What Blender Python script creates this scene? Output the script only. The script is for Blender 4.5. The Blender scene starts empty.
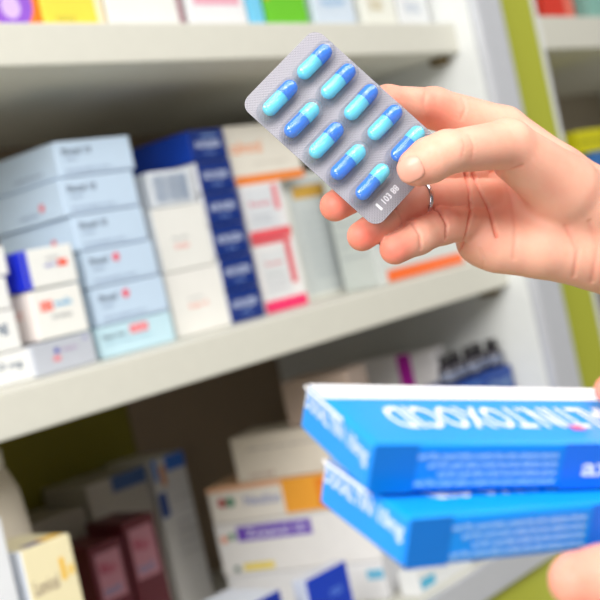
import bpy, bmesh, math, random
import numpy as np
from mathutils import Matrix, Vector
random.seed(7)
C = bpy.context.scene.collection

# ------------------------------------------------------------------ camera
F = 1250.0                                   # focal length in pixels (50 mm on a 24 mm square frame)
_d1 = np.array([1050, 276, -1250.]); _d1 /= np.linalg.norm(_d1)
_d2 = np.array([-1416, -267, -1250.]); _d2 -= _d1*(_d1@_d2); _d2 /= np.linalg.norm(_d2)
_d3 = np.cross(_d1, _d2)
M = np.array([_d1, _d2, _d3])                # camera axes -> world axes (x along shelf, y into shelf, z up)
cd = bpy.data.cameras.new('camera'); cam = bpy.data.objects.new('camera', cd); C.objects.link(cam)
cd.sensor_fit = 'HORIZONTAL'; cd.sensor_width = 24; cd.lens = 50; cd.clip_start = .02; cd.clip_end = 50
cam.matrix_world = Matrix([list(M[0])+[0], list(M[1])+[0], list(M[2])+[0], [0, 0, 0, 1]])
cd.dof.use_dof = True; cd.dof.focus_distance = .588; cd.dof.aperture_fstop = 7.4
bpy.context.scene.camera = cam

# ------------------------------------------------------------------ light
W = bpy.data.worlds.new('world'); bpy.context.scene.world = W; W.use_nodes = True
bg = W.node_tree.nodes['Background']; bg.inputs[0].default_value = (1, .985, .97, 1); bg.inputs[1].default_value = .15
def area(name, loc, target, sx, sy, power, col):
    l = bpy.data.lights.new(name, 'AREA'); l.shape = 'RECTANGLE'; l.size = sx; l.size_y = sy; l.energy = power; l.color = col
    o = bpy.data.objects.new(name, l); C.objects.link(o); o.location = loc
    o.rotation_euler = (Vector(target)-Vector(loc)).to_track_quat('-Z', 'Y').to_euler()
    return o
area('ceiling_panel_light', (.2, -.9, 1.35), (1.1, 1.1, -.1), 2.2, 1.0, 43, (1, .985, .95))
area('ceiling_panel_light', (2.3, -.3, 1.4), (1.7, 1.1, 0), 1.6, .8, 10, (1, .985, .95))
area('ceiling_panel_light', (-1.5, .1, 1.1), (.8, 1.0, -.05), 1.3, 1.0, 57, (1, .99, .97))
area('added_fill_light', (-.30, .12, -.06), (.45, .38, .08), .22, .22, 1.1, (1, .985, .96))  # fill added beside the camera to lift shadows on pack and hand
vs = bpy.context.scene.view_settings
vs.view_transform = 'Standard'; vs.look = 'None'; vs.gamma = 1; vs.use_curve_mapping = False; vs.exposure = .07

# ------------------------------------------------------------------ helpers
def lin(c):
    return tuple(((v/255)/12.92 if v/255 <= .04045 else ((v/255+.055)/1.055)**2.4) for v in c)
MATS = {}
def mat(rgb, rough=.45, metal=0., name=None, spec=.5, coat=0., bump=0., bscale=60.):
    key = (tuple(rgb), rough, metal, spec, coat, bump)
    if key in MATS: return MATS[key]
    m = bpy.data.materials.new(name or 'card_%02x%02x%02x' % tuple(int(v) for v in rgb)); m.use_nodes = True
    nt = m.node_tree; b = nt.nodes['Principled BSDF']
    c = lin(rgb)
    tc = nt.nodes.new('ShaderNodeTexCoord'); nz = nt.nodes.new('ShaderNodeTexNoise'); nz.inputs['Scale'].default_value = bscale
    nt.links.new(tc.outputs['Object'], nz.inputs['Vector'])
    mx = nt.nodes.new('ShaderNodeMix'); mx.data_type = 'RGBA'
    mx.inputs[6].default_value = (*[v*.955 for v in c], 1); mx.inputs[7].default_value = (*[min(1, v*1.03) for v in c], 1)
    nt.links.new(nz.outputs['Fac'], mx.inputs[0]); nt.links.new(mx.outputs[2], b.inputs['Base Color'])
    b.inputs['Roughness'].default_value = rough; b.inputs['Metallic'].default_value = metal
    b.inputs['Specular IOR Level'].default_value = spec; b.inputs['Coat Weight'].default_value = coat
    if bump:
        bp = nt.nodes.new('ShaderNodeBump'); bp.inputs['Strength'].default_value = bump; bp.inputs['Distance'].default_value = .001
        nt.links.new(nz.outputs['Fac'], bp.inputs['Height']); nt.links.new(bp.outputs[0], b.inputs['Normal'])
    MATS[key] = m; return m
def px(x, y, d):            # the point seen at pixel (x, y) at depth d
    return M@(np.array([(x-300)/F, (300-y)/F, -1.])*d)
def link(name, me, parent=None, mw=None):
    o = bpy.data.objects.new(name, me); C.objects.link(o)
    if parent is not None: o.parent = parent
    if mw is not None: o.matrix_world = mw
    return o
def build(name, bm, mats, parent=None, smooth=False):
    me = bpy.data.meshes.new(name); bm.to_mesh(me); bm.free()
    for m in (mats if isinstance(mats, (list, tuple)) else [mats]): me.materials.append(m)
    if smooth:
        for p in me.polygons: p.use_smooth = True
    return link(name, me, parent)
def tag(o, label, cat, group=None, kind=None):
    o['label'] = label; o['category'] = cat
    if group: o['group'] = group
    if kind: o['kind'] = kind
    return o
def empty(name, loc=(0, 0, 0), rz=0):
    o = bpy.data.objects.new(name, None); C.objects.link(o); o.location = loc; o.rotation_euler = (0, 0, rz); o.empty_display_size = .02
    return o
def box(bm, x0, x1, y0, y1, z0, z1, bev=0., mi=0, seg=2):
    r = bmesh.ops.create_cube(bm, size=1)
    vsx = r['verts']
    for v in vsx:
        v.co = Vector(((x0+x1)/2+v.co.x*(x1-x0), (y0+y1)/2+v.co.y*(y1-y0), (z0+z1)/2+v.co.z*(z1-z0)))
    fs = {f for v in vsx for f in v.link_faces}
    for f in fs: f.material_index = mi
    if bev:
        es = {e for v in vsx for e in v.link_edges}
        rr = bmesh.ops.bevel(bm, geom=list(es), offset=bev, segments=seg, affect='EDGES', profile=.6)
        for f in rr['faces']: f.material_index = mi
def lathe(bm, prof, seg=32, c=(0, 0), mi=0):
    rings = []
    for r, z in prof:
        rings.append([bm.verts.new((c[0]+r*math.cos(2*math.pi*k/seg), c[1]+r*math.sin(2*math.pi*k/seg), z)) for k in range(seg)])
    for a, b in zip(rings, rings[1:]):
        for k in range(seg):
            f = bm.faces.new((a[k], a[(k+1) % seg], b[(k+1) % seg], b[k])); f.material_index = mi
    f = bm.faces.new(rings[0][::-1]); f.material_index = mi
    f = bm.faces.new(rings[-1]); f.material_index = mi

_tc = {}
def text_mesh(s, bold=True):
    k = (s, bold)
    if k not in _tc:
        cu = bpy.data.curves.new('t', 'FONT'); cu.body = s; cu.size = 1; cu.offset = .018 if bold else 0; cu.resolution_u = 2
        o = bpy.data.objects.new('t', cu); C.objects.link(o)
        me = bpy.data.meshes.new_from_object(o.evaluated_get(bpy.context.evaluated_depsgraph_get()))
        bpy.data.objects.remove(o); _tc[k] = me
    return _tc[k]
# faces of a carton: origin, u, v, n as functions of (w, d, h)
FACES = {
 'front': lambda w, d, h: ((0, 0, 0), (1, 0, 0), (0, 0, 1), (0, -1, 0), w, h),
 'side':  lambda w, d, h: ((0, d, 0), (0, -1, 0), (0, 0, 1), (-1, 0, 0), d, h),
 'top':   lambda w, d, h: ((0, 0, h), (1, 0, 0), (0, 1, 0), (0, 0, 1), w, d)}
def carton(name, w, d, h, base, prints=(), flap='side', facecol=None, matrix=None, loc=(0, 0, 0), rz=0., bev=.0017, rough=.4):
    """A folded carton. prints: (face, colour, u0, v0, u1, v1) in fractions of the face, or (face, colour, u0, v0, u1, v1, 'words'[, flip])."""
    h -= .0006
    bm = bmesh.new(); mats = [mat(base, rough)]; idx = {(tuple(base)): 0}
    def mi(c):
        c = tuple(c)
        if c not in idx: idx[c] = len(mats); mats.append(mat(c, rough))
        return idx[c]
    box(bm, 0, w, 0, d, 0, h, bev)
    if facecol:
        for fc, col in facecol.items():
            n = Vector(FACES[fc](w, d, h)[3]); k = mi(col)
            for f in bm.faces:
                f.normal_update()
                if f.normal.dot(n) > .8: f.material_index = k
    lay = {}
    for p in prints:
        fc, col, u0, v0, u1, v1 = p[:6]
        o, u, v, n, lu, lv = FACES[fc](w, d, h)
        o, u, v, n = map(Vector, (o, u, v, n)); k = mi(col)
        lay[fc] = lay.get(fc, 0)+1
        off = .00012*lay[fc]+(.0007 if fc == flap else 0)
        if len(p) == 6:
            q = [bm.verts.new(o+u*(a*lu)+v*(b*lv)+n*off) for a, b in ((u0, v0), (u1, v0), (u1, v1), (u0, v1))]
            f = bm.faces.new(q); f.material_index = k; f.normal_update()
            if f.normal.dot(n) < 0: f.normal_flip()
        elif p[6] == 'disc':
            r = (v1-v0)*lv/2; cu, cv = (u0+u1)/2*lu, (v0+v1)/2*lv
            f = bm.faces.new([bm.verts.new(o+u*(cu+r*math.cos(t*math.pi/12))+v*(cv+r*math.sin(t*math.pi/12))+n*off) for t in range(24)]); f.material_index = k
            f.normal_update()
            if f.normal.dot(n) < 0: f.normal_flip()
        else:
            tm = text_mesh(p[6]); co = [vv.co for vv in tm.vertices]
            if not co: continue
            xa, xb = min(c.x for c in co), max(c.x for c in co); ya, yb = min(c.y for c in co), max(c.y for c in co)
            vsx = []
            for c in co:
                a = (c.x-xa)/(xb-xa); b = (c.y-ya)/(yb-ya)
                if len(p) > 7: a, b = 1-a, 1-b
                vsx.append(bm.verts.new(o+u*((u0+(u1-u0)*a)*lu)+v*((v0+(v1-v0)*b)*lv)+n*off))
            for pl in tm.polygons:
                try: f = bm.faces.new([vsx[i] for i in pl.vertices])
                except ValueError: continue
                f.material_index = k; f.normal_update()
                if f.normal.dot(n) < 0: f.normal_flip()
    o_ = build(name, bm, mats)
    # the tuck flap that closes the end of the carton
    b2 = bmesh.new(); g = .0012
    if flap == 'side': box(b2, -.0006, .0003, g, d-g, g, h-g, .0003, seg=1)
    else: box(b2, g, w-g, -.0006, .0003, g, h-g, .0003, seg=1)
    fcol = (facecol or {}).get(flap, base)
    build('tuck_flap', b2, mat(fcol, rough), o_)
    if matrix is not None: o_.matrix_world = matrix
    else: o_.location = (loc[0], loc[1], loc[2]+.0006); o_.rotation_euler = (0, 0, rz)
    return o_

# ------------------------------------------------------------------ setting
Z_TOP, Z_MID, Z_LOW = .2915, -.0665, -.473
T = .045; YF, YB = 1.0, 1.5
FLOOR = -1.35
cream = mat((220, 218, 206), .5, bump=.05); white = mat((232, 234, 232), .45); alu = mat((212, 214, 220), .42, .2, 'aluminium')
green = mat((186, 190, 62), .5); backm = mat((150, 130, 106), .7); backg = mat((128, 120, 20), .7)
bm = bmesh.new(); box(bm, -3, 5, -3, 1.62, FLOOR-.05, FLOOR)
fl = build('floor', bm, mat((190, 188, 180), .35, bscale=4)); fl['kind'] = 'structure'
bm = bmesh.new(); box(bm, -3, 5, 1.56, 1.62, FLOOR, 1.7)
wl = build('wall_back', bm, mat((190, 186, 176), .8)); wl['kind'] = 'structure'

def unit(x0, x1, label, left_panel, ztop=Z_TOP, T0=T):
    u = empty('shelving_unit', ((x0+x1)/2, YB, FLOOR)); tag(u, label, 'shelving', 'pharmacy shelving bays')
    def part(n, m, *bxs, bev=.002):
        b = bmesh.new()
        for q in bxs: box(b, *q, bev)
        o = build(n, b, m); o.parent = u; o.matrix_parent_inverse = Matrix.Translation(-Vector(u.location)); return o
    for z, t in ((ztop, T0), (Z_MID, T)):
        s = part('shelf', cream, (x0, x1, YF, YB, z-t, z), bev=.003)
    s = part('shelf', cream, (x0, x1, YF+.004, YB, Z_LOW-T, Z_LOW))
    part('shelf_edge_strip', alu, (x0, x1, YF-.004, YF+.003, Z_LOW-T-.002, Z_LOW-.002), bev=.001)
    part('base_panel', green, (x0, x1, YF+.01, YF+.03, FLOOR+.02, Z_LOW-T-.004))
    part('back_panel', backm, (x0, x1, YB, YB+.012, Z_MID-T, 1.2))
    part('side_panel', white, (x1, x1+.075, .972, YB+.012, FLOOR, 1.2))
    part('upright_profile', alu, (x1+.001, x1+.018, .957, .971, FLOOR, 1.2), (x1+.021, x1+.044, .957, .971, FLOOR, 1.2),
         (x1+.047, x1+.074, .957, .971, FLOOR, 1.2), (x1+.002, x1+.073, .963, .971, FLOOR, 1.2))
    for z in (Z_TOP, Z_MID):
        part('shelf_pin', mat((120, 100, 60), .5, .5), (x1-.022, x1-.001, YF+.02, YF+.045, z-T-.011, z-T-.0005), bev=.003)
    if left_panel:
        part('edge_profile', white, (x0-.016, x0, 1.001, YB+.012, FLOOR, 1.2))
    return u, part
u1, part = unit(-.45, 1.635, 'white shelving bay stacked with medicine cartons, green back board at lower left', False)
part('back_panel', backg, (-.45, 1.272, YB, YB+.012, Z_LOW, Z_MID-T-.001)); part('back_panel', backm, (1.274, 1.635, YB, YB+.012, Z_LOW, Z_MID-T-.001))
part('filler_panel', green, (1.711, 1.883, 1.0, 1.02, FLOOR, 1.2))
backm = mat((176, 164, 146), .7)
u2, part2 = unit(1.900, 3.1, 'white shelving bay at the right edge beyond the green strip, red carton on it', True, .3035, .057)
part2('back_panel', backm, (1.900, 3.1, YB, YB+.012, Z_LOW, Z_MID-T-.001))

# ------------------------------------------------------------------ cartons, middle shelf
PALE = (199, 219, 240); INK = (34, 50, 80); GR = (132, 150, 178)
zs = [.1805, .1395, .0965, .0555, .013, -.0305, -.0665]
xs = [(.896, 1.008), (.893, 1.003), (.899, 1.0045), (.901, 1.008), (.902, 1.0115), (.897, 1.011)]
who = ['topmost of its stack, with bare dark lettering', 'second from the top of its stack, lettering without red', 'third from the top, just above the red dot cartons',
       'with a red dot, upper of the two alike', 'with a red dot, resting on the aqua carton', '']
for i in range(6):
    (a, b), z1, z0 = xs[i], zs[i], zs[i+1]
    pr = [('front', INK, .08, .62, .32, .80, 'Ibeal'), ('front', GR, .10, .45, .26, .54, 'tablets'), ('front', GR, .10, .14, .66, .22, 'film coated tablets for oral use'),
          ('front', (170, 186, 212), .04, .04, .98, .07)]
    col = PALE
    if i < 3: pr.append(('front', INK, .37, .62, .45, .80, '10'))
    elif i < 5: pr.append(('front', (240, 90, 110), .38, .60, .5, .84, 'disc'))
    else:
        col = (196, 226, 238); pr = [('front', INK, .06, .58, .36, .74, 'Ibeal duo'), ('front', (238, 90, 100), .42, .58, .66, .86), ('front', (250, 215, 220), .45, .64, .63, .80, '10/5'),
            ('front', (150, 186, 205), .08, .40, .7, .47, 'film coated tablets')]
    if i in (1, 2): pr += [('side', (235, 110, 120), .70, .28, .74, .5, 'disc'), ('side', GR, .40, .2, .66, .3, 'tablets')]
    if i == 0: pr += [('side', GR, .4, .2, .8, .3, 'tablets')]
    o = carton('medicine_carton', b-a, .14, z1-z0-.0004, col, pr, loc=(a, 1.08+random.uniform(-.001, .001), z0), rz=random.uniform(-.006, .006))
    tag(o, ('pale blue medicine carton '+who[i]) if i < 5 else 'aqua medicine carton with a red block, lowest in the pale blue stack', 'box', 'pale blue cartons on the middle shelf')
for (z1, z0, b, pr, lb) in [
    (.077, .0455, .7965, [], 'blank white carton cut by the left edge, topmost of four'),
    (.045, .0105, .791, [('front', (190, 196, 205), .2, .2, .5, .4, 'tab')], 'blank white carton cut by the left edge, second from the top'),
    (.0100, -.0325, .792, [('front', (50, 84, 120), .66, .40, .88, .68, 'mg')], 'white carton at the left edge with small grey mg, second from the shelf'),
    (-.033, -.0665, .800, [('front', (44, 78, 112), .56, .40, .88, .72, '10 mg'), ('front', (160, 175, 190), .4, .2, .5, .3, 'tab')], 'white carton reading 10 mg lying on the shelf at the left edge')]:
    o = carton('medicine_carton', .105, .085, z1-z0-.0004, (240, 240, 238), pr, loc=(b-.105, 1.075, z0), rz=random.uniform(-.004, .004))
    tag(o, lb, 'box', 'white cartons at the left edge of the middle shelf')
o = carton('medicine_carton', .069, .11, .0426, (240, 240, 236), [('side', (28, 48, 214), .0, .0, 1, 1), ('front', (28, 48, 214), 0, 0, .10, 1), ('front', (90, 96, 190), .40, .46, .66, .60, 'aptio'),
    ('front', (244, 96, 70), .66, .46, .85, .64), ('front', (150, 150, 160), .45, .68, .7, .76, 'oral use')], loc=(.812, 1.07, .0245))
tag(o, 'white medicine carton with a royal blue end band', 'box')
o = carton('medicine_carton', .0675, .11, .0536, (241, 240, 235), [('front', (244, 84, 64), .14, .56, .38, .76), ('front', (90, 176, 222), .42, .60, .78, .76, 'medix'), ('front', (250, 200, 190), .17, .60, .35, .72, 'RZ'),
    ('front', (140, 145, 150), .32, .38, .72, .46, '20 tablets'), ('side', (245, 190, 180), .55, .5, .85, .65, 'RZ')], facecol={'side': (246, 236, 230)}, loc=(.8135, 1.071, -.0305))
tag(o, 'white medicine carton with a red block and light blue lettering', 'box')
o = carton('medicine_carton', .083, .11, .0348, (188, 192, 202), [('front', (70, 66, 170), .34, .58, .42, .74), ('front', (170, 130, 180), .44, .60, .72, .70, 'vitalin'), ('front', (224, 130, 140), .3, .34, .42, .5),
    ('front', (150, 150, 200), .84, .8, .9, .9)], loc=(.799, 1.07, -.0665))
tag(o, 'light grey medicine carton with tiny purple and red marks, under the red block carton', 'box')

o = carton('medicine_carton', .0885, .12, .0786, (236, 235, 230), [('front', (238, 140, 130), .30, .34, .56, .42, 'Sirdal'), ('front', (160, 160, 165), .26, .48, .58, .53, 'capsules')], facecol={'side': (232, 236, 240)}, loc=(1.027, 1.09, .0122))
tag(o, 'tall white medicine carton with faint red word, under the barcode carton', 'box', 'tall white cartons')
o = carton('medicine_carton', .092, .12, .0783, (238, 236, 231), [('front', (240, 150, 130), .30, .40, .66, .48, 'Sirdal 10'), ('front', (165, 165, 170), .30, .54, .6, .58, 'capsules')], loc=(1.027, 1.09, -.0665))
tag(o, 'tall white medicine carton with faint red word, standing on the shelf', 'box', 'tall white cartons')
bars = [('front', (140, 158, 184), .08+.038*k, .12, .08+.038*k+random.choice((.012, .02, .026)), .88) for k in range(20)]
o = carton('medicine_carton', .074, .10, .0443, (222, 227, 233), bars, loc=(1.034, 1.09, .0912), rz=.01)
tag(o, 'small grey white carton with a striped barcode panel', 'box')
nz = [.181, .1405, .1, .059, .0175, -.0245, -.0665]
nlab = ['topmost of its stack', 'second from the top, beside the barcode carton', 'third from the top of its stack', 'third from the shelf in its stack', 'second from the shelf in its stack', 'standing on the shelf below five alike']
for i in range(6):
    s = random.uniform(0, .002)
    o = carton('medicine_carton', .0635, .13 if i else .125, nz[i]-nz[i+1]-.0004, (8, 44, 122), [('front', (205, 216, 240), .14, .42, .84, .68, 'NOVAZIN' if i else 'novazin'), ('front', (130, 160, 215), .36, .18, .62, .32, '50 mg'),
        ('front', (14, 44, 116), 0, 0, 1, .06)] + ([('front', (150, 180, 230), .3, .74, .8, .86, 'tablets')] if i == 0 else []), facecol={'side': (14, 62, 168) if i == 0 else (238, 240, 244)},
        loc=(1.1165+.0007*i+s, 1.09, nz[i+1]), rz=random.uniform(-.008, .008))
    tag(o, 'navy medicine carton with white lettering, '+nlab[i], 'box', 'navy cartons stacked on the middle shelf')
o = carton('medicine_carton', .06, .1, .246, (236, 236, 232), [('front', (110, 190, 235), .62, 0, 1, 1), ('side', (150, 210, 240), .0, 0, .1, 1)], loc=(1.155, 1.30, -.0665))
tag(o, 'tall white carton with a sky blue stripe standing behind the navy stack', 'box')
# orange and red cartons
o = carton('medicine_carton', .14, .13, .0795, (236, 230, 218), [('front', (244, 160, 110), .02, .52, .46, .74, 'calvoral'), ('front', (245, 140, 60), 0, 0, 1, .15), ('front', (190, 185, 175), .3, .3, .8, .35, 'powder for oral suspension')], loc=(1.2, 1.105, .1045), rz=.005)
tag(o, 'cream carton with an orange stripe along its foot, lying on the pink striped carton', 'box')
o = carton('medicine_carton', .082, .12, .0748, (236, 234, 236), [('front', (236, 90, 100), 0, 0, 1, .17), ('front', (222, 225, 230), .06, .2, .8, .92), ('front', (222, 120, 135), .14, .60, .66, .70, 'Rosanet'), ('front', (235, 120, 130), .74, .5, .86, .95),
    ('front', (150, 160, 175), .18, .4, .6, .44, 'solution'), ('front', (170, 178, 190), .18, .3, .6, .34, '5 vials')], loc=(1.199, 1.10, .0295))
tag(o, 'white carton with a coral red band along its foot, under the orange striped carton', 'box', 'red banded cartons')
o = carton('medicine_carton', .085, .12, .0955, (236, 234, 234), [('front', (240, 50, 110), 0, 0, 1, .16), ('front', (224, 226, 228), .10, .2, .72, .85), ('front', (222, 120, 125), .2, .64, .6, .70, 'Rosanet'), ('front', (226, 100, 110), .72, .34, .86, 1.0),
    ('front', (236, 100, 110), .0, .94, .9, 1.0), ('front', (170, 178, 180), .18, .5, .6, .54, 'solution'), ('front', (180, 182, 190), .18, .4, .6, .44, '10 vials'), ('front', (180, 182, 190), .18, .3, .6, .34, 'for injection')], loc=(1.1995, 1.10, -.0665))
tag(o, 'white carton with a magenta band along its foot, standing on the shelf', 'box', 'red banded cartons')
ln = [('front', (165, 176, 186), .28, .66-.07*k, .28+random.uniform(.45, .62), .685-.07*k, 'information for the patient and storage') for k in range(8)]
o = carton('medicine_carton', .19, .14, .1795, (236, 236, 228), [('front', (206, 212, 212), .16, .04, .97, .97), ('front', (214, 168, 70), .22, .80, .66, .90)]+ln+[('front', (240, 180, 150), .02, .2, .06, .36)], loc=(1.2935, 1.13, -.0665))
tag(o, 'large white carton with a grey text panel and ochre strip, behind the fingertips', 'box', 'large cartons at the right of the middle shelf')
ln = [('front', (176, 184, 190), .08, .80-.08*k, random.uniform(.6, .9), .825-.08*k, 'information for the patient and storage') for k in range(6)]
o = carton('medicine_carton', .235, .062, .1745, (212, 217, 214), ln+[('front', (246, 112, 44), .09, .012, .92, .105), ('front', (206, 212, 212), .04, .3, .9, .96)]+[('side', (150, 158, 166), .15, .8-.09*k, .85, .825-.09*k, 'patient information') for k in range(7)], facecol={'side': (188, 194, 190)}, loc=(1.383, 1.05, -.0665))
tag(o, 'large pale grey carton with an orange stripe along its foot, behind the palm', 'box', 'large cartons at the right of the middle shelf')

# ------------------------------------------------------------------ cartons, upper shelf
up = [(.79, .876, (250, 130, 20), [('front', (150, 90, 214), .30, .0, .86, .5, 'disc'), ('front', (220, 190, 240), .45, .1, .7, .32, 'disc')], 'orange carton with a purple round emblem, on the upper shelf'),
 (.881, .966, (252, 222, 74), [('front', (240, 170, 90), .1, .45, .4, .55, 'aromil'), ('front', (252, 236, 200), .88, 0, 1, 1), ('front', (190, 200, 80), .2, .08, .5, .16, 'herbal')], 'yellow carton on the upper shelf beside the orange one'),
 (.973, 1.093, (240, 240, 236), [('front', (120, 126, 140), .2, .34, .7, .5, 'Pantanol'), ('front', (170, 130, 140), .92, 0, 1, .6)], 'wide white carton with grey lettering on the upper shelf'),
 (1.104, 1.206, (238, 238, 240), [('front', (236, 170, 190), .1, .22, .9, .3), ('front', (130, 136, 150), .4, .42, .8, .54, 'sensal')], 'white carton with a thin pink line on the upper shelf'),
 (1.2125, 1.239, (120, 205, 240), [], 'narrow sky blue carton on the upper shelf'),
 (1.246, 1.328, (110, 200, 40), [('front', (252, 214, 40), 0, .34, 1, 1), ('front', (240, 130, 40), 0, .3, .1, 1)], 'green carton with a yellow upper part on the upper shelf'),
 (1.344, 1.435, (214, 226, 240), [('front', (150, 190, 226), .2, .2, .8, .34, 'aquilar'), ('front', (120, 180, 150), .1, .4, .9, .6)], 'pale blue carton right of the green one on the upper shelf'),
 (1.455, 1.535, (238, 238, 228), [('front', (205, 190, 150), .2, .2, .6, .4, 'biolan')], 'cream white carton near the right end of the upper shelf'),
 (1.545, 1.62, (232, 234, 236), [('front', (190, 200, 215), .2, .2, .7, .4, 'lenta')], 'white carton standing last at the right end of the upper shelf')]
for a, b, col, pr, lb in up:
    tag(carton('medicine_carton', b-a, .12, .11+random.uniform(0, .03), col, pr, loc=(a, 1.03, Z_TOP), rz=random.uniform(-.01, .01)), lb, 'box', 'cartons on the upper shelf')

# ------------------------------------------------------------------ next bay
for (a, w, d, h, z, col, pr, lb) in [
    (2.018, .115, .12, .13, .3035, (226, 62, 44), [('front', (240, 130, 110), .7, .1, .95, .8)], 'red carton on the upper shelf of the right bay'),
    (2.195, .12, .12, .14, .3035, (140, 190, 178), [], 'teal carton at the right edge on the upper shelf'),
    (2.055, .2, .14, .0665, Z_MID, (225, 228, 230), [], 'white carton at the right edge, lowest under the blue one'),
    (2.078, .18, .14, .068, .0003, (60, 120, 190), [], 'blue carton at the right edge between yellow and white ones'),
    (2.040, .17, .14, .042, .0685, (222, 214, 20), [('front', (150, 150, 10), 0, .42, 1, .52)], 'yellow carton at the right edge, topmost of its stack')]:
    tag(carton('medicine_carton', w, d, h-.0003, col, pr, loc=(a, 1.05, z)), lb, 'box', 'cartons in the right bay')

# ------------------------------------------------------------------ lower shelf
# white tub in the shade at the far left
tb = empty('plastic_tub', (.722, 1.2, Z_LOW+.0008))
bm = bmesh.new(); lathe(bm, [(.086, 0), (.092, .004), (.096, .10), (.0965, .25), (.094, .29), (.085, .315), (.080, .318)], 48); build('tub_body', bm, mat((222, 212, 196), .5), tb, True)
bm = bmesh.new(); lathe(bm, [(.083, .3182), (.084, .321), (.084, .336), (.08, .339)], 48); build('tub_lid', bm, mat((226, 220, 208), .5), tb, True)
tag(tb, 'large round off white plastic tub in shade at the lower left', 'tub')
o = carton('medicine_carton', .085, .09, .292, (238, 240, 244), [('front', (200, 205, 215), .2, .7, .6, .75, 'tablets')], loc=(.598, 1.02, Z_LOW))
tag(o, 'tall white carton, a sliver at the left edge beside the cream carton', 'box')
o = carton('medicine_carton', .060, .078, .125, (248, 236, 194), [('front', (160, 140, 120), .1, .62, .6, .74, 'Lumical'), ('front', (250, 200, 70), .68, .66, .78, .84), ('front', (250, 214, 120), .82, .68, .95, .76),
    ('front', (150, 130, 130), .14, .38, .55, .44, 'capsules'), ('top', (240, 190, 70), .55, .05, .95, .3), ('top', (110, 100, 140), .2, .05, .55, .25)], facecol={'side': (232, 238, 248), 'top': (226, 216, 180)}, loc=(.696, 1.02, -.3455))
tag(o, 'cream yellow carton with orange marks at the lower left corner', 'box')
o = carton('medicine_carton', .060, .078, .1268, (236, 238, 242), [], loc=(.696, 1.02, Z_LOW)); tag(o, 'white carton under the cream yellow carton at the lower left', 'box')
# shaded cartons at the back
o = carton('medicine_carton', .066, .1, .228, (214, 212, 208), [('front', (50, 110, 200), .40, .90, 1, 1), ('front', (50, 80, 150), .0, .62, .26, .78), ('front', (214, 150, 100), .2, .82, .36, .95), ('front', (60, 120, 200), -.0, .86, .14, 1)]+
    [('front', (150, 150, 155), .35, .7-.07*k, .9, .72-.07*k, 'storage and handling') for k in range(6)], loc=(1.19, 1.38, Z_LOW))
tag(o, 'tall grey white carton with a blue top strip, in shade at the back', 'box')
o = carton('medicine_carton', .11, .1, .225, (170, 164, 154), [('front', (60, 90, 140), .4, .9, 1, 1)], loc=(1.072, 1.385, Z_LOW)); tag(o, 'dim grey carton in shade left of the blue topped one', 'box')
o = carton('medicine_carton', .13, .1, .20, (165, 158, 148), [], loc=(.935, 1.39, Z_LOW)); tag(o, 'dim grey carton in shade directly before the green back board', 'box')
for (a, hh, lb) in [(.972, .168, 'maroon carton with a pink label panel, left one of the pair'), (1.034, .182, 'maroon carton with a pink label panel, right one of the pair')]:
    o = carton('medicine_carton', .054, .08, hh, (86, 24, 34), [('front', (160, 108, 118), .12, .56, .86, .93), ('front', (90, 110, 140), .2, .6, .7, .68, 'neural'), ('front', (150, 60, 80), .2, .76, .7, .86, 'Max')], loc=(a, 1.28, Z_LOW), rz=-.03)
    tag(o, lb, 'box', 'maroon cartons')
# the angled stack in the centre; its long left faces are seen
A = math.radians(17)
def angled(nx, ny, L, w, z0, z1, col, pr, lb, fc=None, grp='angled cartons stacked in the centre of the lower shelf', dr=0.):
    tag(carton('medicine_carton', w, L, z1-z0-.0004, col, pr, flap='front', facecol=fc, loc=(nx, ny, z0), rz=A+dr), lb, 'box', grp)
angled(1.266, 1.058, .235, .075, Z_LOW, -.42, (236, 236, 238), [('side', (110, 190, 225), .9, .55, 1.0, .8)], 'white carton at the bottom of the angled stack')
angled(1.267, 1.056, .240, .08, -.42, -.343, (240, 238, 236), [('side', (112, 76, 190), .14, .62, .62, .90), ('side', (226, 222, 244), .2, .68, .58, .84, 'Zoxanol 10'), ('side', (236, 150, 110), .02, .62, .08, .76, 'disc'),
    ('side', (90, 150, 120), .08, .66, .13, .80, 'disc'), ('side', (246, 222, 90), .14, .08, .34, .2), ('side', (90, 120, 110), .07, .06, .12, .18, 'disc')], 'white carton with a purple name panel, in the angled stack')
angled(1.262, 1.060, .232, .08, -.343, -.292, (240, 234, 224), [('side', (250, 172, 60), .50, .05, 1, 1), ('side', (245, 140, 40), .72, .12, 1, .9), ('side', (252, 200, 120), .76, .35, .96, .66, 'Duo'), ('side', (150, 160, 205), .24, .40, .48, .68, 'Nexilon'),
    ('side', (190, 90, 90), .06, .42, .12, .7, 'disc'), ('side', (90, 150, 120), .12, .42, .17, .7, 'disc'), ('side', (246, 190, 150), .0, .88, .5, 1)], 'white and orange carton on top of the purple panel one', {'top': (246, 200, 160)})
angled(1.268, 1.052, .19, .075, -.2916, -.2275, (232, 222, 206), [('side', (170, 160, 155), .12, .66, .7, .74, 'effervescent granules'), ('side', (180, 150, 140), .1, .1, .3, .2, 'oral')], 'beige white carton above the orange one in the angled stack')
angled(1.272, 1.052, .098, .07, -.227, -.163, (176, 156, 142), [('side', (180, 165, 155), .2, .5, .7, .6, 'oral drops')], 'small beige carton topmost of the angled stack')
# white carton with a magenta stripe
angled(1.560, 1.113, .16, .055, Z_LOW, -.184, (246, 242, 242), [('side', (200, 30, 180), .62, .4, .76, 1), ('side', (170, 165, 170), .1, .8, .5, .86, 'inhalation')], 'white carton with a magenta vertical stripe on the lower shelf', grp=None)
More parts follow.
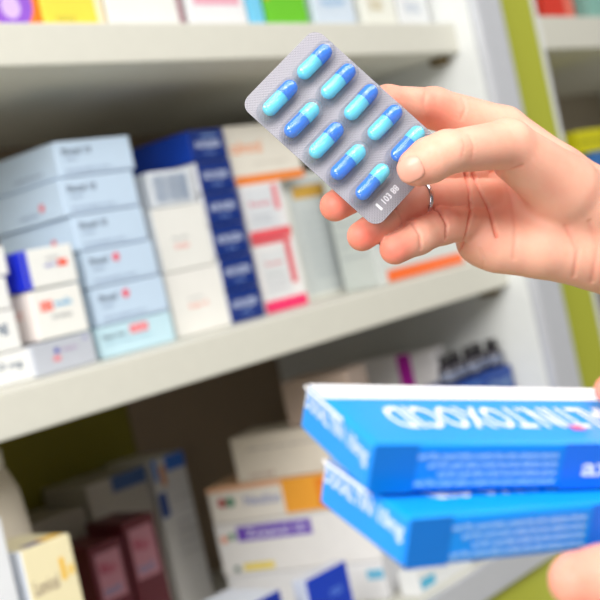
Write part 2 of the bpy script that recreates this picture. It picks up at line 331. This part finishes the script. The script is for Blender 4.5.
# blue cartons in front
o = carton('medicine_carton', .080, .022, .088, (26, 64, 190), [('front', (90, 130, 225), .5, .6, .8, .72, 'max'), ('front', (170, 190, 240), .4, .3, .9, .42, 'fluzin')], facecol={'top': (216, 224, 240), 'side': (216, 224, 240)}, loc=(1.085, 1.03, Z_LOW))
tag(o, 'royal blue carton near the lower edge, right one of two', 'box', 'royal blue cartons')
o = carton('medicine_carton', .064, .085, .0945, (22, 50, 160), [('front', (160, 180, 235), .2, .3, .9, .42, 'fluzin')], facecol={'top': (222, 228, 240), 'side': (232, 234, 240)}, loc=(.976, 1.03, Z_LOW))
tag(o, 'dark blue carton with a pale top near the lower edge, left one of two', 'box', 'royal blue cartons')
o = carton('medicine_carton', .13, .030, .035, (240, 242, 242), [('front', (90, 190, 225), .05, .2, .3, .6), ('top', (90, 200, 225), .6, .1, .8, .8)], loc=(1.275, 1.012, Z_LOW))
tag(o, 'flat white carton with cyan marks lying at the lower shelf front', 'box')
# navy carton with dark vials on it
o = carton('medicine_carton', .15, .075, .243, (18, 66, 150), [('front', (120, 150, 190), .5, .86, .95, .95, 'sirup'), ('front', (60, 100, 170), .1, .9, .4, .98)], loc=(1.474, 1.022, Z_LOW))
tag(o, 'navy carton in the lower right of the shelving with small bottles on top', 'box')
vial = None
for k, (vx, vy) in enumerate([(1.49, 1.045), (1.522, 1.05), (1.554, 1.045), (1.586, 1.052), (1.610, 1.04)]):
    if vial is None:
        v = empty('small_bottle', (vx, vy, -.23)); vial = v
        bm = bmesh.new(); lathe(bm, [(.0125, 0), (.0135, .002), (.0135, .022), (.010, .027), (.007, .029)], 24); bd = build('bottle_body', bm, mat((44, 40, 52), .2), v, True)
        bm = bmesh.new(); lathe(bm, [(.0137, .006), (.0138, .0062), (.0138, .018), (.0137, .0182)], 24); build('paper_label', bm, mat((120, 128, 150), .6), bd, True)
        bm = bmesh.new(); lathe(bm, [(.0085, .0292), (.009, .030), (.009, .042), (.008, .043)], 24); build('cap', bm, mat((30, 28, 30), .35), v, True)
    else:
        v = vial.copy(); C.objects.link(v); v.location = (vx, vy, -.23)
        for ch in vial.children:
            c = ch.copy(); C.objects.link(c); c.parent = v
            for g in ch.children: gg = g.copy(); C.objects.link(gg); gg.parent = c
    tag(v, ['leftmost', 'second from left', 'middle', 'second from right', 'rightmost'][k]+' of five small dark bottles on the navy carton', 'bottle', 'small dark bottles')

# ------------------------------------------------------------------ the two blue cartons held by the lower hand
def held(Rw, t, L, Wd, H):
    c0, c1, c2 = (np.array(Rw)[:, i] for i in range(3))
    o = np.array(t)+c1*H
    return Matrix([[c0[i], c2[i], -c1[i], o[i]] for i in range(3)]+[[0, 0, 0, 1]])
HS = .66                                     # these are 16 mm thick cartons, held nearer than the blister pack
R1 = [[0.87209, -0.07129, 0.48412], [-0.42095, 0.39517, 0.81648], [-0.24952, -0.91584, 0.31461]]; t1 = [0.42065, 0.34030, -0.08653]
R2 = [[0.90766, -0.08763, 0.41046], [-0.35936, 0.34297, 0.86789], [-0.21683, -0.93525, 0.27981]]; t2 = [0.41675, 0.32677, -0.11910]
def blue_prints():
    rows = []
    for k in range(4):
        rows.append(('front', (170, 214, 250), .12+.03*((k*7) % 3), .70-.18*k, .52, .83-.18*k, 'each film coated tablet contains the active substance lactose'))
    return [('top', (246, 248, 252), 0, .74, 1, 1), ('top', (244, 248, 255), .12, .24, .94, .60, 'DIXALTIN.TOXOCID', 1),
            ('top', (220, 90, 150), .62, .2, .66, .28),
            ('front', (0, 112, 204), .0, .0, .12, 1), ('front', (20, 110, 228), .54, .0, 1.0, 1), ('front', (240, 246, 255), .60, .28, .74, .68, 'axil')]+rows+\
           [('side', (226, 234, 242), .04, .46, .97, .88, 'DIXALTIN 10mg'), ('side', (250, 250, 255), .0, .92, .6, 1.0)]
HB = (16, 156, 250)
t1 = [v*HS for v in t1]; t2 = [v*HS for v in t2]
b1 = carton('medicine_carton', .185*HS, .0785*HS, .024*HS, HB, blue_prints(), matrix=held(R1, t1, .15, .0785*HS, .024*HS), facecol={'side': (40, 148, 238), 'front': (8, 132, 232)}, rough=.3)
tag(b1, 'bright blue carton with white lettering, upper of two in the lower hand', 'box', 'bright blue cartons in the hand')
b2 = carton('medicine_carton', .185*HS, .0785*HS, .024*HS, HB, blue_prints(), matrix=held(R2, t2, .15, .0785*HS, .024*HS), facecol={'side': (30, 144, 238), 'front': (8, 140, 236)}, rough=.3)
tag(b2, 'bright blue carton held underneath the other one in the lower hand', 'box', 'bright blue cartons in the hand')

# ------------------------------------------------------------------ blister pack
Rb = np.array([[.7392, -.6643, -.1108], [.6731, .723, .1558], [-.0234, -.1897, .9816]]); tb_ = np.array([.0199, -.0829, .5897])
fl_ = np.array([1, -1, -1.])
BW = np.eye(4); BW[:3, :3] = M@(Rb*fl_[:, None]); BW[:3, 3] = M@(tb_*fl_)
BM = Matrix(BW.tolist())
def foil_material():
    m = bpy.data.materials.new('blister_foil'); m.use_nodes = True; nt = m.node_tree; b = nt.nodes['Principled BSDF']
    b.inputs['Base Color'].default_value = (*lin((150, 147, 154)), 1); b.inputs['Metallic'].default_value = .5; b.inputs['Roughness'].default_value = .48
    tc = nt.nodes.new('ShaderNodeTexCoord'); hs = []
    for a in (40, -40):
        mp = nt.nodes.new('ShaderNodeMapping'); mp.inputs['Rotation'].default_value = (0, 0, math.radians(a))
        nt.links.new(tc.outputs['Object'], mp.inputs['Vector'])
        w = nt.nodes.new('ShaderNodeTexWave'); w.inputs['Scale'].default_value = 260; w.wave_profile = 'SIN'; nt.links.new(mp.outputs[0], w.inputs['Vector']); hs.append(w)
    ad = nt.nodes.new('ShaderNodeMath'); ad.operation = 'MULTIPLY'
    nt.links.new(hs[0].outputs['Fac'], ad.inputs[0]); nt.links.new(hs[1].outputs['Fac'], ad.inputs[1])
    bp = nt.nodes.new('ShaderNodeBump'); bp.inputs['Strength'].default_value = .35; bp.inputs['Distance'].default_value = .0003
    nt.links.new(ad.outputs[0], bp.inputs['Height']); nt.links.new(bp.outputs[0], b.inputs['Normal'])
    return m
def film_material():
    m = bpy.data.materials.new('clear_film'); m.use_nodes = True; nt = m.node_tree; nt.nodes.remove(nt.nodes['Principled BSDF'])
    out = nt.nodes['Material Output']; tr = nt.nodes.new('ShaderNodeBsdfTransparent'); tr.inputs[0].default_value = (.97, .98, 1, 1)
    gl = nt.nodes.new('ShaderNodeBsdfGlossy'); gl.inputs['Roughness'].default_value = .12
    fr = nt.nodes.new('ShaderNodeFresnel'); fr.inputs[0].default_value = 1.5
    mp = nt.nodes.new('ShaderNodeMath'); mp.operation = 'MULTIPLY_ADD'; mp.inputs[1].default_value = .8; mp.inputs[2].default_value = .015
    mx = nt.nodes.new('ShaderNodeMixShader'); nt.links.new(fr.outputs[0], mp.inputs[0]); mi_ = nt.nodes.new('ShaderNodeMath'); mi_.operation = 'MINIMUM'; mi_.inputs[1].default_value = .26; nt.links.new(mp.outputs[0], mi_.inputs[0]); nt.links.new(mi_.outputs[0], mx.inputs[0])
    df = nt.nodes.new('ShaderNodeBsdfTranslucent'); df.inputs[0].default_value = (.86, .93, 1, 1); d2 = nt.nodes.new('ShaderNodeBsdfDiffuse'); d2.inputs[0].default_value = (.86, .93, 1, 1)
    m1 = nt.nodes.new('ShaderNodeMixShader'); nt.links.new(df.outputs[0], m1.inputs[1]); nt.links.new(d2.outputs[0], m1.inputs[2])
    m2 = nt.nodes.new('ShaderNodeMixShader'); m2.inputs[0].default_value = .09; nt.links.new(tr.outputs[0], m2.inputs[1]); nt.links.new(m1.outputs[0], m2.inputs[2])
    nt.links.new(m2.outputs[0], mx.inputs[1]); nt.links.new(gl.outputs[0], mx.inputs[2]); nt.links.new(mx.outputs[0], out.inputs[0])
    return m
foil_m, film_m = foil_material(), film_material()
XA, XB, YH, RC = -.0413, .0452, .0266, .0058
def rrect(xa, xb, ya, yb, r, n=8):
    pts = []
    for cx, cy, a0 in ((xb-r, yb-r, 0), (xa+r, yb-r, 90), (xa+r, ya+r, 180), (xb-r, ya+r, 270)):
        for k in range(n+1):
            a = math.radians(a0+90*k/n); pts.append((cx+r*math.cos(a), cy+r*math.sin(a)))
    return pts
def slab(bm, pts, za, zb, mi=0):
    a = [bm.verts.new((x, y, za)) for x, y in pts]; b = [bm.verts.new((x, y, zb)) for x, y in pts]
    f1 = bm.faces.new(a[::-1]); f2 = bm.faces.new(b)
    for k in range(len(pts)):
        bm.faces.new((a[k], a[(k+1) % len(pts)], b[(k+1) % len(pts)], b[k]))
pack = empty('blister_pack'); pack.matrix_world = BM
tag(pack, 'silver blister pack of blue capsules held up in the fingers', 'blister pack')
bm = bmesh.new(); slab(bm, rrect(XA, XB, -YH, YH, RC), 0, .0003)
bmesh.ops.recalc_face_normals(bm, faces=bm.faces); build('foil_backing', bm, foil_m, pack)
# batch print on the strip at the free end
bm = bmesh.new(); tm = text_mesh('103 88')
co = [v.co for v in tm.vertices]; xb_ = max(c.x for c in co); yb_ = max(c.y for c in co)
vv = [bm.verts.new((.0375+.0032*(c.y/yb_), .0155-.011*(c.x/xb_), -.0001)) for c in co]
for p in tm.polygons:
    bm.faces.new([vv[i] for i in p.vertices])
q = [(.0372, .0185), (.0412, .0185), (.0412, .0172), (.0372, .0172)]
bm.faces.new([bm.verts.new((x, y, -.0001)) for x, y in q])
build('batch_print', bm, mat((228, 226, 232), .5), pack)
P1, P2 = .0147, .0255
CL, CR = .0212, .0038
cyan, blue = mat((104, 226, 252), .25, name='capsule_cyan', coat=.5), mat((26, 128, 242), .25, name='capsule_blue', coat=.5)
def capsule_half(sgn, r, l):       # half of a capsule lying along local y
    bm = bmesh.new(); prof = [(r, 0.)]+[(r*math.cos(a), l+r*math.sin(a)) for a in [math.radians(9*k) for k in range(0, 10)]]
    prof[-1] = (r*.02, l+r); seg = 28; rings = []
    for rr, y in prof:
        rings.append([bm.verts.new((rr*math.cos(2*math.pi*k/seg), sgn*y, rr*math.sin(2*math.pi*k/seg))) for k in range(seg)])
    for a, b in zip(rings, rings[1:]):
        for k in range(seg): bm.faces.new((a[k], a[(k+1) % seg], b[(k+1) % seg], b[k]))
    bm.faces.new(rings[0]); bm.faces.new(rings[-1]); bmesh.ops.recalc_face_normals(bm, faces=bm.faces)
    return bm
# a dome of clear film over one cavity
def dome():
    bm = bmesh.new(); nU = 48; nV = 10; hl = .0078; r0 = .0052; hgt = .0087; rings = []
    for j in range(nV+1):
        a = j/nV*math.pi/2; rr = r0*(math.cos(a))**.65 if j < nV else .0; z = -hgt*math.sin(a)**.9
        ring = []
        for k in range(nU):
            t = 2*math.pi*k/nU; cx = rr*math.cos(t); cy = rr*math.sin(t)
            cy += (hl if math.sin(t) >= 0 else -hl)*(1-.12*(j/nV))
            ring.append(bm.verts.new((cx, cy, z)))
        rings.append(ring)
    for a, b in zip(rings, rings[1:]):
        for k in range(nU):
            try: bm.faces.new((a[k], b[k], b[(k+1) % nU], a[(k+1) % nU]))
            except ValueError: pass
    bmesh.ops.remove_doubles(bm, verts=bm.verts, dist=1e-6)
    bmesh.ops.recalc_face_normals(bm, faces=bm.faces)
    if sum(f.normal.z for f in bm.faces) > 0: bmesh.ops.reverse_faces(bm, faces=bm.faces)
    return bm
spots = []
order = ['first', 'second', 'third', 'fourth', 'fifth']
dm = None; proto = {}
for j in range(2):
    for i in range(5):
        x, y = P1*(i-2), P2*(j-.5)
        if dm is None: dm = build('clear_blister', dome(), film_m, pack, True); d_ = dm
        else: d_ = dm.copy(); C.objects.link(d_); d_.parent = pack
        d_.location = (x, y, -.0001)
        top_blue = (j == 0 and i < 4) or (j == 1 and i in (0, 2))
        cap = empty('capsule'); cap.matrix_world = BM@Matrix.Translation((x+random.uniform(-.0003, .0003), y+random.uniform(-.0006, .0006), -CR-.0004))@Matrix.Rotation(random.uniform(-.03, .03), 4, 'Z')
        for sg, nm in ((-1, 'upper'), (1, 'lower')):
            r, l = (CR, CL*.42-CR) if nm == 'upper' else (CR*.96, CL*.58-CR)
            c = (blue if top_blue else cyan) if nm == 'upper' else (cyan if top_blue else blue)
            bm = capsule_half(sg, r, l)
            for v in bm.verts: v.co.y -= CL*.08
            o = build('capsule_cap' if nm == 'upper' else 'capsule_body', bm, c, cap, True)
        tag(cap, '%s-%s capsule, %s from the left in the %s row of the blister' % (('blue' if top_blue else 'cyan'), 'topped', order[i], ('upper', 'lower')[j]), 'capsule', 'capsules in the blister pack')

# ------------------------------------------------------------------ hands (distance fields meshed by surface nets)
def cone(P, a, b, ra, rb):
    a = a.astype(np.float32); b = b.astype(np.float32); ba = b-a; L2 = float(ba@ba)+1e-12
    pa = P-a; h = np.clip((pa@ba)/L2, 0, 1)
    return np.sqrt(((pa-h[..., None]*ba)**2).sum(-1))-(ra+(rb-ra)*h)
def smin(a, b, k):
    h = np.clip(.5+.5*(b-a)/k, 0, 1); return b*(1-h)+a*h-k*h*(1-h)
def chain(P, J, k=.003):
    d = None
    for (a, ra), (b, rb) in zip(J, J[1:]):
        c = cone(P, a, b, ra, rb); d = c if d is None else smin(d, c, k)
    return d
def surface_nets(fn, lo, hi, s):
    n = [int(math.ceil((hi[i]-lo[i])/s))+1 for i in range(3)]
    ax = [lo[i]+s*np.arange(n[i], dtype=np.float32) for i in range(3)]
    V = np.empty(n, np.float32)
    for i in range(n[0]):
        g = np.stack(np.meshgrid(ax[0][i:i+1], ax[1], ax[2], indexing='ij'), -1)
        V[i] = fn(g.astype(np.float32))[0]
    I = V < 0
    cn = [(a, b, c) for a in (0, 1) for b in (0, 1) for c in (0, 1)]
    sh = [k-1 for k in n]
    def sub(A, o): return A[o[0]:o[0]+sh[0], o[1]:o[1]+sh[1], o[2]:o[2]+sh[2]]
    tot = sum(sub(I, o).astype(np.int8) for o in cn); act = (tot > 0) & (tot < 8)
    idx = np.argwhere(act); vid = -np.ones(sh, np.int64); vid[act] = np.arange(len(idx))
    acc = np.zeros((len(idx), 3)); cnt = np.zeros(len(idx))
    for o in cn:
        for a in range(3):
            if o[a]: continue
            e = list(o); e[a] = 1
            va = V[tuple((idx+np.array(o)).T)]; vb = V[tuple((idx+np.array(e)).T)]
            m = (va < 0) != (vb < 0); t = np.where(m, va/np.where(m, va-vb, 1), 0)
            p = np.tile(np.array(o, float), (len(idx), 1)); p[:, a] = t
            acc[m] += p[m]; cnt += m
    verts = (idx+acc/cnt[:, None])*s+np.array(lo)
    faces = []
    for a in range(3):
        b, c = (a+1) % 3, (a+2) % 3
        sl0 = [slice(None)]*3; sl1 = [slice(None)]*3; sl0[a] = slice(0, -1); sl1[a] = slice(1, None)
        d0, d1 = I[tuple(sl0)], I[tuple(sl1)]; E = np.argwhere(d0 != d1)
        ok = (E[:, b] > 0) & (E[:, c] > 0) & (E[:, b] < n[b]-1) & (E[:, c] < n[c]-1); E = E[ok]
        ins = I[tuple(E.T)]
        def g(db, dc):
            q = E.copy(); q[:, b] -= db; q[:, c] -= dc; return vid[tuple(q.T)]
        q = np.stack([g(0, 0), g(1, 0), g(1, 1), g(0, 1)], 1)
        q[~ins] = q[~ins][:, ::-1]; faces.append(q)
    return verts, np.concatenate(faces)
def skin_material():
    m = bpy.data.materials.new('skin'); m.use_nodes = True; nt = m.node_tree; b = nt.nodes['Principled BSDF']
    at = nt.nodes.new('ShaderNodeAttribute'); at.attribute_name = 'pink'
    tc = nt.nodes.new('ShaderNodeTexCoord'); nz = nt.nodes.new('ShaderNodeTexNoise'); nz.inputs['Scale'].default_value = 75; nz.inputs['Detail'].default_value = 4
    nt.links.new(tc.outputs['Object'], nz.inputs['Vector'])
    ma = nt.nodes.new('ShaderNodeMath'); ma.operation = 'MULTIPLY_ADD'; ma.inputs[1].default_value = .55; ma.inputs[2].default_value = -.2; ma.use_clamp = False
    nt.links.new(nz.outputs['Fac'], ma.inputs[0])
    ad = nt.nodes.new('ShaderNodeMath'); ad.operation = 'ADD'; ad.use_clamp = True
    nt.links.new(ma.outputs[0], ad.inputs[0]); nt.links.new(at.outputs['Fac'], ad.inputs[1])
    mx = nt.nodes.new('ShaderNodeMix'); mx.data_type = 'RGBA'
    mx.inputs[6].default_value = (*lin((240, 184, 160)), 1); mx.inputs[7].default_value = (*lin((234, 112, 94)), 1)
    nt.links.new(ad.outputs[0], mx.inputs[0]); nt.links.new(mx.outputs[2], b.inputs['Base Color'])
    b.inputs['Roughness'].default_value = .5; b.inputs['Specular IOR Level'].default_value = .35
    b.inputs['Subsurface Weight'].default_value = .35; b.inputs['Subsurface Radius'].default_value = (1, .35, .2); b.inputs['Subsurface Scale'].default_value = .004
    n2 = nt.nodes.new('ShaderNodeTexNoise'); n2.inputs['Scale'].default_value = 900; nt.links.new(tc.outputs['Object'], n2.inputs['Vector'])
    bp = nt.nodes.new('ShaderNodeBump'); bp.inputs['Strength'].default_value = .12; bp.inputs['Distance'].default_value = .0005
    nt.links.new(n2.outputs['Fac'], bp.inputs['Height']); nt.links.new(bp.outputs[0], b.inputs['Normal'])
    return m
skin = skin_material()
mm = .001
def J(*pts): return [(px(a, b, d), r*mm) for a, b, d, r in pts]
def make_hand(name, palm, fingers, thumb, creases, pinks, s=.00078, cut=None, kf=.004, kt=.006):
    def fn(P):
        d = None
        for ch, k in palm:
            c = chain(P, ch, .004); d = c if d is None else smin(d, c, k)
        base = d
        for fch in fingers: d = np.minimum(d, smin(base, chain(P, fch), kf))
        d = smin(d, chain(P, thumb), kt) if not isinstance(kt, tuple) else np.minimum(d, smin(base, chain(P, thumb), kt[0]))
        return d
    allp = [q for ch, _ in palm for q in ch]+[q for f in fingers for q in f]+list(thumb)
    lo = np.min([p-r for p, r in allp], 0)-.004; hi = np.max([p+r for p, r in allp], 0)+.004
    v, f = surface_nets(fn, lo, hi, s)
    # project onto the field and carve creases
    def grad(p):
        e = 4e-4; return np.stack([(fn((p+np.eye(3)[i]*e).astype(np.float32))-fn((p-np.eye(3)[i]*e).astype(np.float32)))/(2*e) for i in range(3)], -1)
    g = grad(v); g /= np.linalg.norm(g, axis=1, keepdims=True)+1e-9
    pink = np.zeros(len(v))
    for pts, dep, wid in creases:
        poly = []
        for (a, b) in zip(pts, pts[1:]):
            for t in np.linspace(0, 1, 14, endpoint=False):
                q = (a[0]+(b[0]-a[0])*t, a[1]+(b[1]-a[1])*t); dd = .5
                for _ in range(150):          # sphere-trace to the skin
                    st = float(fn(px(q[0], q[1], dd)[None].astype(np.float32))[0]); dd += st*.95
                    if abs(st) < 1.5e-4: break
                    if dd > .9: break
                    if _ > 148: dd = 9
                if dd < .9: poly.append(px(q[0], q[1], dd))
        if not poly: continue
        poly = np.array(poly); near = np.full(len(v), 9.)
        for q in poly: near = np.minimum(near, ((v-q)**2).sum(1))
        pink = np.maximum(pink, min(1, dep*.26)*np.exp(-near/(wid*1.2*mm)**2))
        v = v-g*(dep*mm*np.exp(-near/(wid*mm)**2))[:, None]
    for (c, r, w) in pinks:
        pink = np.maximum(pink, w*np.exp(-((v-c)**2).sum(1)/(r*mm)**2))
    me = bpy.data.meshes.new(name); me.from_pydata(v.tolist(), [], f.tolist()); me.update()
    at = me.attributes.new('pink', 'FLOAT', 'POINT'); at.data.foreach_set('value', pink.astype(np.float32))
    for p in me.polygons: p.use_smooth = True
    me.materials.append(skin)
    o = link(name, me)
    sm = o.modifiers.new('smooth', 'SMOOTH'); sm.iterations = 1; sm.factor = .35
    return o
def nail(parent, c, n, t, w, l, r):
    """a fingernail: curved plate, centre c, normal n, pointing along t"""
    n = n/np.linalg.norm(n); t = t-n*(t@n); t /= np.linalg.norm(t); b = np.cross(n, t); bm = bmesh.new(); rows = []
    nu, nv = 12, 12
    for side in (0, 1):
        g = []
        for i in range(nu+1):
            row = []
            for k in range(nv+1):
                u = i/nu*2-1; v = k/nv*2-1
                q = (abs(u)**3+abs(v)**3)**(1/3); sc = max(abs(u), abs(v))/q if q > 1e-6 else 1
                uu, vv = u*sc, v*sc
                p = c+b*(uu*w/2)+t*(vv*l/2)+n*(-(uu*w/2)**2/(2*r)-(vv*l/2)**2/(3.5*r)-side*.0005)
                row.append(bm.verts.new(p))
            g.append(row)
        rows.append(g)
    for s_, g in enumerate(rows):
        for i in range(nu):
            for k in range(nv):
                q = (g[i][k], g[i+1][k], g[i+1][k+1], g[i][k+1]); bm.faces.new(q if s_ == 0 else q[::-1])
    rim = [(i, 0) for i in range(nu)]+[(nu, k) for k in range(nv)]+[(i, nv) for i in range(nu, 0, -1)]+[(0, k) for k in range(nv, 0, -1)]
    for a, b_ in zip(rim, rim[1:]+rim[:1]):
        bm.faces.new((rows[0][a[0]][a[1]], rows[0][b_[0]][b_[1]], rows[1][b_[0]][b_[1]], rows[1][a[0]][a[1]]))
    bmesh.ops.recalc_face_normals(bm, faces=bm.faces)
    return build('fingernail', bm, mat((234, 168, 148), .38, name='nail', coat=.1), parent, True)

# --- the hand holding the blister pack
palm = [
 (J((618, 222, .660, 20), (556, 178, .652, 17), (502, 134, .650, 14.5)), .010),
 (J((618, 225, .668, 20), (555, 200, .662, 16), (492, 166, .655, 13)), .010),
 (J((618, 245, .668, 20), (555, 226, .660, 15), (486, 202, .652, 12)), .010),
 (J((620, 258, .662, 20), (556, 244, .652, 16), (482, 240, .642, 13.5)), .010),
 (J((600, 215, .648, 19), (562, 190, .634, 16), (515, 158, .618, 12)), .010),       # thenar
 (J((590, 258, .650, 15), (540, 251, .642, 13), (500, 250, .640, 11)), .008),       # hypothenar
 (J((618, 235, .664, 25), (700, 285, .67, 26), (840, 355, .68, 33)), .016)]
index = J((502, 132, .650, 13.5), (434, 108, .634, 10.2), (388, 104, .614, 9), (350, 114, .6005, 7.6))
middle = J((490, 163, .652, 12), (408, 168, .627, 10), (362, 190, .606, 8.6), (335, 206, .5945, 7.4))
ring_f = J((482, 196, .648, 11), (420, 199, .622, 9.0), (387, 219, .606, 7.9), (362, 236, .597, 7.3))
pinky = J((472, 222, .640, 9.5), (442, 226, .620, 9.0), (418, 237, .606, 8.3), (395, 249, .598, 7.5))
thumb = J((566, 186, .632, 15.5), (508, 144, .606, 12), (447, 152, .5795, 9.9), (430, 160, .576, 10.2), (417, 167, .5738, 9.0))
creases = [
 ([(465, 172), (470, 190), (471, 212), (466, 236), (457, 254)], 2.2, .85),
 ([(473, 174), (480, 190), (490, 212), (497, 238)], 1.9, .8),
 ([(503, 176), (511, 196), (516, 226), (514, 260)], .5, 1.4),
 ([(430, 207), (440, 211), (447, 224), (446, 240)], 1.8, .85),
 ([(412, 222), (420, 234), (421, 250)], .8, .9), ([(392, 204), (402, 216), (404, 226)], .8, .9),
 ([(462, 96), (466, 108), (461, 120)], .35, .9), ([(428, 86), (424, 104), (428, 124)], .4, 1.3),
 ([(490, 173), (510, 170), (522, 166)], .7, 1.1), ([(470, 136), (474, 146), (472, 158)], .22, .9), ([(462, 136), (465, 146), (462, 158)], .2, .9),
 ([(566, 226), (578, 250), (574, 278)], .7, 1.3), ([(590, 222), (598, 246), (592, 284)], .6, 1.5), ([(480, 250), (484, 262), (482, 270)], .4, .9)]
pinks = [(px(335, 206, .590), 10, .75), (px(364, 235, .590), 11, .8), (px(393, 250, .590), 11, .7), (px(412, 172, .575), 10, .55), (px(408, 225, .61), 12, .6), (px(430, 215, .62), 13, .65),
         (px(450, 108, .62), 16, .45), (px(465, 200, .63), 16, .15), (px(400, 100, .6), 14, .4), (px(470, 250, .63), 14, .15)]
hand = make_hand('hand', palm, [index, middle, ring_f, pinky], thumb, creases, pinks, kt=.005, kf=.0022)
tag(hand, 'bare hand with a thin ring pinching the silver blister pack, palm towards us', 'hand')
tv = px(412, 168, .5738)-px(447, 152, .5795)
nail(hand, px(409, 170, .5660), M@np.array([-.42, -.22, .9]), tv, .0115, .0125, .009)
# ring round the base of the ring finger
a_, b_ = ring_f[0][0], ring_f[1][0]; c_ = a_+(b_-a_)*1.03; ax_ = (b_-a_)/np.linalg.norm(b_-a_)
bm = bmesh.new(); e1 = np.cross(ax_, [0, 0, 1.]); e1 /= np.linalg.norm(e1); e2 = np.cross(ax_, e1); g = []
for i in range(64):
    t = 2*math.pi*i/64; dr = e1*math.cos(t)+e2*math.sin(t)
    g.append([bm.verts.new(c_+dr*(.0099+.0008*math.cos(k*math.pi/4))+ax_*(.0013*math.sin(k*math.pi/4))) for k in range(8)])
for i in range(64):
    for k in range(8): bm.faces.new((g[i][k], g[(i+1) % 64][k], g[(i+1) % 64][(k+1) % 8], g[i][(k+1) % 8]))
bmesh.ops.recalc_face_normals(bm, faces=bm.faces)
rg = build('ring', bm, mat((215, 215, 222), .18, 1., 'ring_metal'), hand, True); rg['label'] = 'thin polished silver ring'

# --- the lower hand holding the blue cartons, mostly beyond the frame
M1, M2 = b1.matrix_world, b2.matrix_world
def loc1(x, up, z): return np.array(t1)+np.array(R1)@np.array([x, -up, z])*HS
def K(*pts): return [(loc1(a, b, c), r*mm*HS) for a, b, c, r in pts]
palm2 = [(K((.305, -.045, .05, 22), (.262, -.022, .056, 15), (.224, .010, .047, 11)), .010),
         (K((.305, -.045, .05, 22), (.262, -.022, .040, 15), (.224, .010, .028, 11)), .010),
         (K((.305, -.045, .05, 22), (.262, -.022, .026, 14), (.224, .008, .009, 10.5)), .010),
         (K((.305, -.045, .06, 22), (.262, -.022, .068, 14), (.226, .004, .065, 10.5)), .010),
         (K((.300, -.050, .04, 20), (.255, -.045, .010, 16), (.232, -.050, -.004, 14)), .010),
         (K((.305, -.045, .05, 24), (.37, -.075, .05, 27), (.45, -.11, .05, 33)), .016)]
f1 = K((.224, .010, .047, 10.5), (.198, .032, .048, 9.5), (.172, .022, .047, 8.5), (.1535, .0098, .0455, 7.6))
f2 = K((.224, .010, .028, 10.5), (.198, .034, .029, 9.5), (.170, .024, .028, 8.5), (.150, .0100, .027, 7.8))
f3 = K((.224, .008, .009, 10), (.200, .030, .010, 9), (.174, .022, .009, 8.2), (.156, .0096, .009, 7.4))
f4 = K((.226, .004, .065, 9.5), (.208, .022, .067, 8.2), (.2005, .014, .067, 7.4), (.1985, .004, .067, 6.8))
thumb2 = [(loc1(.250, -.052, .004), .014*HS), (loc1(.205, -.070, -.022), .0155*HS), (px(640, 580, .566*HS), .0132*HS/.8), (px(606, 579, .564*HS), .0150*HS), (px(577, 580, .562*HS), .0130*HS)]
hand2 = make_hand('hand', palm2, [f1, f2, f3, f4], thumb2, [([(596, 560), (600, 580), (596, 598)], .3, 1.2)],
                  [(px(577, 578, .555*HS), 16, .5), (loc1(.1535, .009, .0455), 12, .6)], s=.0012, kt=.006)
tag(hand2, 'lower hand at the right edge pinching the two bright blue cartons', 'hand')
